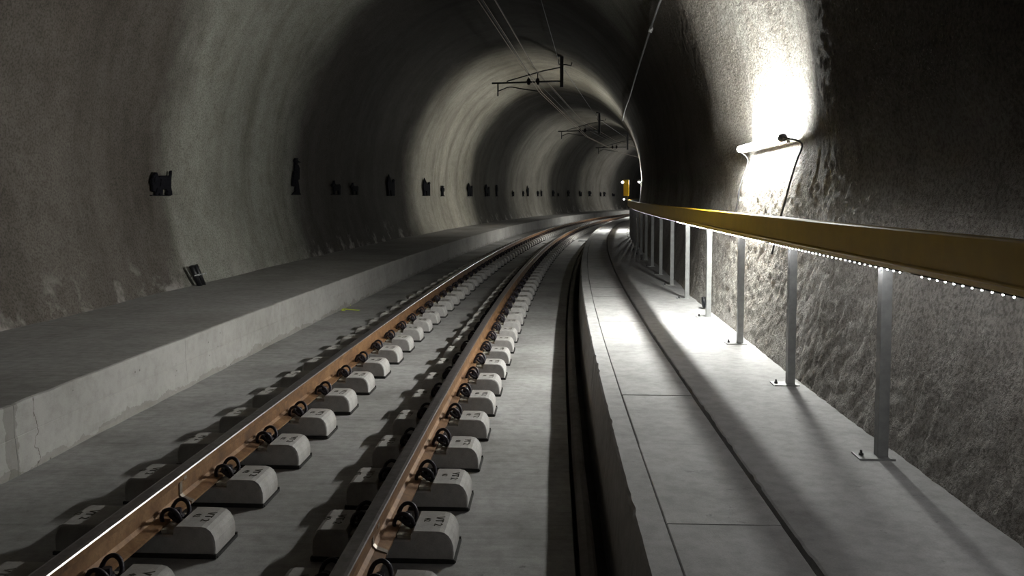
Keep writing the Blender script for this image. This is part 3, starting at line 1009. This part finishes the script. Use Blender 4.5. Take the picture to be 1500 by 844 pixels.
# cable slung along the right shoulder of the roof
cp = []
for u, v in [(985, -40), (970, 0), (956, 40), (943, 80), (934, 108), (925, 138), (917, 160), (913, 176)]:
    s, o, z = on_wall(u, v)
    n = Vector((OC - o, ZC - z)).normalized()
    cp.append((s, o + n[0] * 0.035, z + n[1] * 0.035))
rc = tube('roof_cable', spline([W(*p) for p in cp], 6), 0.017, M_GREYC, None, 6)
tag(rc, 'grey cable slung along the right shoulder of the tunnel roof', 'cable')
s, o, z = cp[2]
tube('cable_clip', [W(s, o + 0.03, z + 0.05), W(s, o - 0.01, z - 0.05)], 0.03, M_ZINC, rc, 6)

# ------------------------------------------------------------------ yellow box beyond the handrail
sb, ob = 28.4, 1.43
yb = empty('sign_box', W(sb, ob, ZT), -heading(sb))
tag(yb, 'small yellow box with a blue-white light above the far end of the handrail', 'box')
box('cabinet', (0, 0, 0.14 + 0.27), (0.19, 0.14, 0.54), M_YELLOW, yb, 0.008)
box('door', (0, -0.074, 0.41), (0.15, 0.012, 0.48), M_YELLOW, yb, 0.004)
box('stand', (0, 0, 0.07), (0.13, 0.10, 0.14), M_DARKM, yb, 0.004)
bm = bmesh.new(); bmesh.ops.create_icosphere(bm, subdivisions=2, radius=0.045, matrix=Matrix.Translation((-0.125, -0.06, 0.60)))
from_bm('light', bm, M_SIGNAL, yb, True)
bm = bmesh.new(); bmesh.ops.create_icosphere(bm, subdivisions=1, radius=0.028, matrix=Matrix.Translation((-0.075, -0.06, 0.02)))
from_bm('pilot_light', bm, M_SIGNAL, yb, True)

# ------------------------------------------------------------------ twin pipe stub on the left ledge
def ledge_point(u, v):
    r = ray(u, v); t = ZL / r[2]
    return to_so(np.array([r[0] * t, r[1] * t, ZL + EYE]))


s, o, _ = ledge_point(291, 418)
ow = wall_o(s, ZL + 0.05, 'left')
o = max(o, ow + 0.09)
pr = empty('pipe_stub', W(s, o, ZL), -heading(s))
tag(pr, 'pair of black pipe stubs leaning on the left wall, clamped together, on the ledge', 'pipe')
for dy in (-0.055, 0.055):
    bm = bmesh.new()
    tube_bm(bm, [(0.03, dy, -0.02), (0.0, dy - 0.06, 0.13), (-0.03, dy - 0.115, 0.27)], 0.034, 14)
    from_bm('pipe', bm, M_PIPE, pr, True)
bm = bmesh.new(); box_bm(bm, (0.034, -0.065, 0.150), (0.008, 0.32, 0.012), 0.0)
clampo = from_bm('clamp', bm, M_ZINC, pr)
for dy in (-0.115, -0.01, 0.08):
    bm = bmesh.new(); bmesh.ops.create_cone(bm, cap_ends=True, segments=6, radius1=0.012, radius2=0.012, depth=0.02, matrix=Matrix.Translation((0.042, dy, 0.150)) @ Matrix.Rotation(math.pi / 2, 4, 'Y'))
    from_bm('bolt', bm, M_ZINC, clampo)

# dark drain stub at the foot of the right wall
s = 9.0
q = wall_o(s, ZW + 0.08, 'right')
dr = tag(tube('drain_stub', [W(s, q + 0.05, ZW + 0.09), W(s, q - 0.07, ZW + 0.075)], 0.055, M_PIPE, None, 12), 'short dark pipe end at the foot of the right wall behind the posts', 'pipe')
tube('rim', [W(s, q - 0.055, ZW + 0.077), W(s, q - 0.078, ZW + 0.0745)], 0.060, M_PIPE, dr, 12)

# ------------------------------------------------------------------ painted survey arrow on the slab
def slab_point(u, v):
    r = ray(u, v); t = ZS / r[2]
    s, o, _ = to_so(np.array([r[0] * t, r[1] * t, ZS + EYE]))
    return s, o


arrow = [((497, 452.5), (526, 455.0)), ((497, 452.5), (512, 447.5)), ((497, 452.5), (504, 455.5))]
vv, ff = [], []
for (a, b_) in arrow:
    sa, oa = slab_point(*a); sb_, ob_ = slab_point(*b_)
    d = Vector((sb_ - sa, ob_ - oa)); nrm = Vector((-d.y, d.x)).normalized() * 0.022
    base = len(vv)
    for z in (ZS - 0.003, ZS + 0.0065):
        for (s, o, k) in ((sa, oa, 1), (sa, oa, -1), (sb_, ob_, -1), (sb_, ob_, 1)):
            vv.append(W(s + nrm.x * k, o + nrm.y * k, z))
    ff += [tuple(base + i for i in f) for f in ((4, 5, 6, 7), (0, 3, 2, 1), (0, 1, 5, 4), (1, 2, 6, 5), (2, 3, 7, 6), (3, 0, 4, 7))]
tag(link('painted_arrow', vv, ff, M_PAINT), 'yellow-green painted arrow on the slab pointing at the ledge', 'marking')

# cross drain beyond the bend
gs = 27.6
dg = tag(sweep('cross_drain', [(-1.35, ZS - 0.02), (-1.35, ZS + 0.008), (-1.05, ZS + 0.008), (-1.05, ZS - 0.02)], np.linspace(gs, gs + 0.5, 4), M_DARKM), 'dark metal drain cover between the rails where the track bends', 'drain')
tag(sweep('cross_drain', [(-0.25, ZS - 0.02), (-0.25, ZS + 0.008), (0.10, ZS + 0.008), (0.10, ZS - 0.02)], np.linspace(gs + 1.4, gs + 2.0, 4), M_DARKM), 'dark metal drain cover right of the track where it bends', 'drain')

# ------------------------------------------------------------------ black figures standing out from the left wall
DOG = [(-0.28, 0.08), (-0.33, 0.12), (-0.32, 0.24), (-0.35, 0.27), (-0.34, 0.36), (-0.30, 0.42), (-0.33, 0.45), (-0.27, 0.47), (-0.24, 0.53), (-0.19, 0.53), (-0.17, 0.48), (-0.14, 0.42), (-0.05, 0.46), (0.10, 0.47),
       (0.19, 0.44), (0.22, 0.48), (0.23, 0.56), (0.28, 0.59), (0.27, 0.48), (0.25, 0.40), (0.24, 0.22), (0.28, 0.02), (0.18, 0.0), (0.12, 0.03), (0.14, 0.12), (0.10, 0.16), (-0.02, 0.15), (-0.04, 0.02), (-0.11, 0.0), (-0.13, 0.03), (-0.12, 0.10),
       (-0.18, 0.02), (-0.24, 0.0), (-0.24, 0.05), (-0.19, 0.15), (-0.21, 0.20), (-0.24, 0.12)]
DONKEY = [(-0.20, 0.0), (-0.12, 0.0), (-0.11, 0.16), (0.08, 0.17), (0.10, 0.0), (0.19, 0.0), (0.19, 0.20), (0.22, 0.34), (0.17, 0.42), (-0.02, 0.40), (-0.12, 0.44), (-0.15, 0.56), (-0.17, 0.50), (-0.20, 0.55), (-0.22, 0.46), (-0.32, 0.36), (-0.30, 0.31), (-0.21, 0.34), (-0.19, 0.20)]
MAN = [(-0.10, 0.0), (0.13, 0.0), (0.13, 0.05), (0.06, 0.08), (0.05, 0.42), (0.11, 0.44), (0.11, 0.72), (0.08, 0.80), (0.03, 0.82), (0.06, 0.88), (0.12, 0.90), (0.05, 0.93), (0.03, 0.98), (-0.06, 0.98), (-0.08, 0.91), (-0.06, 0.87), (-0.04, 0.82), (-0.08, 0.78), (-0.08, 0.44), (-0.05, 0.42), (-0.06, 0.10), (-0.10, 0.05)]
WALKER = [(-0.20, 0.0), (0.16, 0.0), (0.16, 0.03), (0.12, 0.06), (0.05, 0.40), (0.11, 0.42), (0.12, 0.72), (0.08, 0.80), (0.03, 0.83), (0.05, 0.88), (0.13, 0.87), (0.13, 0.90), (0.05, 0.93), (0.03, 0.99), (-0.06, 0.98), (-0.08, 0.92), (-0.10, 0.91), (-0.10, 0.88), (-0.06, 0.87), (-0.05, 0.82), (-0.08, 0.78), (-0.08, 0.60), (-0.13, 0.62), (-0.20, 0.24), (-0.12, 0.22), (-0.08, 0.40), (-0.05, 0.38), (-0.07, 0.10), (-0.14, 0.06)]
COUPLE = [(-0.16, 0.0), (-0.08, 0.0), (-0.06, 0.26), (-0.02, 0.26), (0.0, 0.0), (0.17, 0.0), (0.17, 0.45), (0.16, 0.66), (0.19, 0.74), (0.13, 0.80), (0.08, 0.74), (0.09, 0.66), (0.02, 0.62), (-0.03, 0.72), (-0.05, 0.84), (-0.12, 1.0), (-0.15, 0.86), (-0.16, 0.70), (-0.19, 0.60), (-0.18, 0.42), (-0.15, 0.30)]


def figure(name, outline, u, vb, vt, label, wpx, extra=None):
    """u, vb, vt, wpx: middle, foot, top and width of the figure as read off the photograph; gives its place and true size."""
    s, o, z = on_wall(u, vb)
    h = (vb - vt) * math.hypot(s, o) / 1204.8
    sc = h / max(p[1] for p in outline)
    xs = [p[0] for p in outline]
    w = wpx / (1204.8 * (5.05 / s ** 2 + 0.0015)) / 2            # half width along the wall
    kx = 2 * w / (max(xs) - min(xs)); xm = (max(xs) + min(xs)) / 2
    dd = np.linspace(-w, w, 9)
    oo = np.array([max(wall_o(s + d, z + e, 'left') for e in (-0.05, h * .5, h)) for d in dd])
    k, c0 = np.polyfit(dd, oo, 1)
    off = float((oo - k * dd).max()) + 0.01
    # local x runs along the wall towards the far end (to the right in view), local -y points into the tunnel
    root = empty(name, W(s, off, z), -heading(s) - math.atan(k) + math.pi / 2)
    tag(root, label, 'wall figure', 'black figures along the left wall')
    conv = lambda ol: [((x - xm) * kx, y * sc) for x, y in ol]
    bm = bmesh.new(); extrude_outline(bm, conv(outline), 0.030, 0.0, 0.005)
    from_bm('body', bm, M_FIG, root)
    box('foot_bar', (0, 0.06, 0.006), (2 * w * 0.92, 0.15, 0.012), M_FIG, root, 0.003)
    for sx in (-0.4, 0.4):
        tube('wall_pin', [(w * sx, 0.0, h * .5), (w * sx, 0.14, h * .5)], 0.008, M_FIG, root, 6)
    for nm, ol in extra or []:
        bm = bmesh.new(); extrude_outline(bm, conv(ol), 0.015, -0.028, 0.003)
        from_bm(nm, bm, M_FIG, root)
    return root


figure('dog_figure', DOG, 232, 287, 252, 'black dog figure with raised tail on the left wall, nearest of the row', 31,
       [('ear', [(-0.31, 0.30), (-0.25, 0.28), (-0.22, 0.40), (-0.26, 0.44), (-0.30, 0.40)]), ('back_patch', [(-0.12, 0.22), (0.2, 0.22), (0.2, 0.38), (0.08, 0.41), (-0.1, 0.39)])])
figure('walker_figure', WALKER, 431.5, 285.5, 233, 'tall black hatted walker figure with a bag, next after the dog figure', 12.5,
       [('bag', [(-0.20, 0.22), (-0.12, 0.22), (-0.10, 0.52), (-0.12, 0.62), (-0.15, 0.62), (-0.15, 0.52)]), ('hat_brim', [(-0.10, 0.89), (0.13, 0.87), (0.13, 0.90), (-0.10, 0.92)])])
figure('donkey_figure', DONKEY, 490, 285.5, 265, 'square black animal figure, left one of the close pair after the walker', 12)
figure('donkey_figure', DONKEY, 517, 285.5, 268, 'square black animal figure, right one of the close pair after the walker', 11)
figure('couple_figure', COUPLE, 571, 287, 256, 'black upright double-pointed figure standing in the darkest stretch of left wall', 10.5)
figure('couple_figure', COUPLE, 623.5, 287, 261, 'black upright pointed figure at the edge of the lit stretch of left wall', 9.5)
figure('walker_figure', MAN, 647, 287.5, 272, 'short narrow black figure just right of the lit stretch edge', 4.5)
figure('couple_figure', COUPLE, 687.5, 287.5, 268, 'black two-headed figure in the middle of the lit stretch of left wall', 7)
figure('couple_figure', COUPLE, 712.5, 287.5, 270, 'black leaning figure at the far side of the lit stretch of left wall', 6.5)
far = [(727, 271, 2.2, 'very thin black figure right after the leaning figure'), (751, 279, 2.5, 'small black figure alone after the very thin figure'), (766, 280, 2.2, 'faint small black figure left of a taller thin one'),
       (772.5, 272, 2, 'tall thin black figure in the far half of the row'), (787.6, 280, 2.6, 'small black figure, left of the pair before the pale wall streak'), (792.3, 278, 1.6, 'small thin black figure, right of the pair before the pale streak'),
       (810, 279, 2.8, 'dark small figure just past the pale wall streak'), (817, 282.5, 1.6, 'tiny short figure just past the pale wall streak'), (832.4, 279, 3, 'small broad figure in the dark ring beyond the streak'),
       (850, 279.5, 2.8, 'small faint figure in the middle of the far dark ring'), (863.4, 280, 3, 'small square figure at the start of the far lit ring'), (879.3, 281, 1.5, 'tiny thin figure, left of the pair in the far lit ring'),
       (885, 281, 2.5, 'tiny figure, right of the pair in the far lit ring'), (898, 283, 2.4, 'tiniest figure, last of the row near the yellow box')]
for i, (u, vt, wp, lab) in enumerate(far):
    figure('walker_figure' if i % 2 == 0 else 'couple_figure', MAN if i % 2 == 0 else COUPLE, u, 287.5, vt, lab, wp)
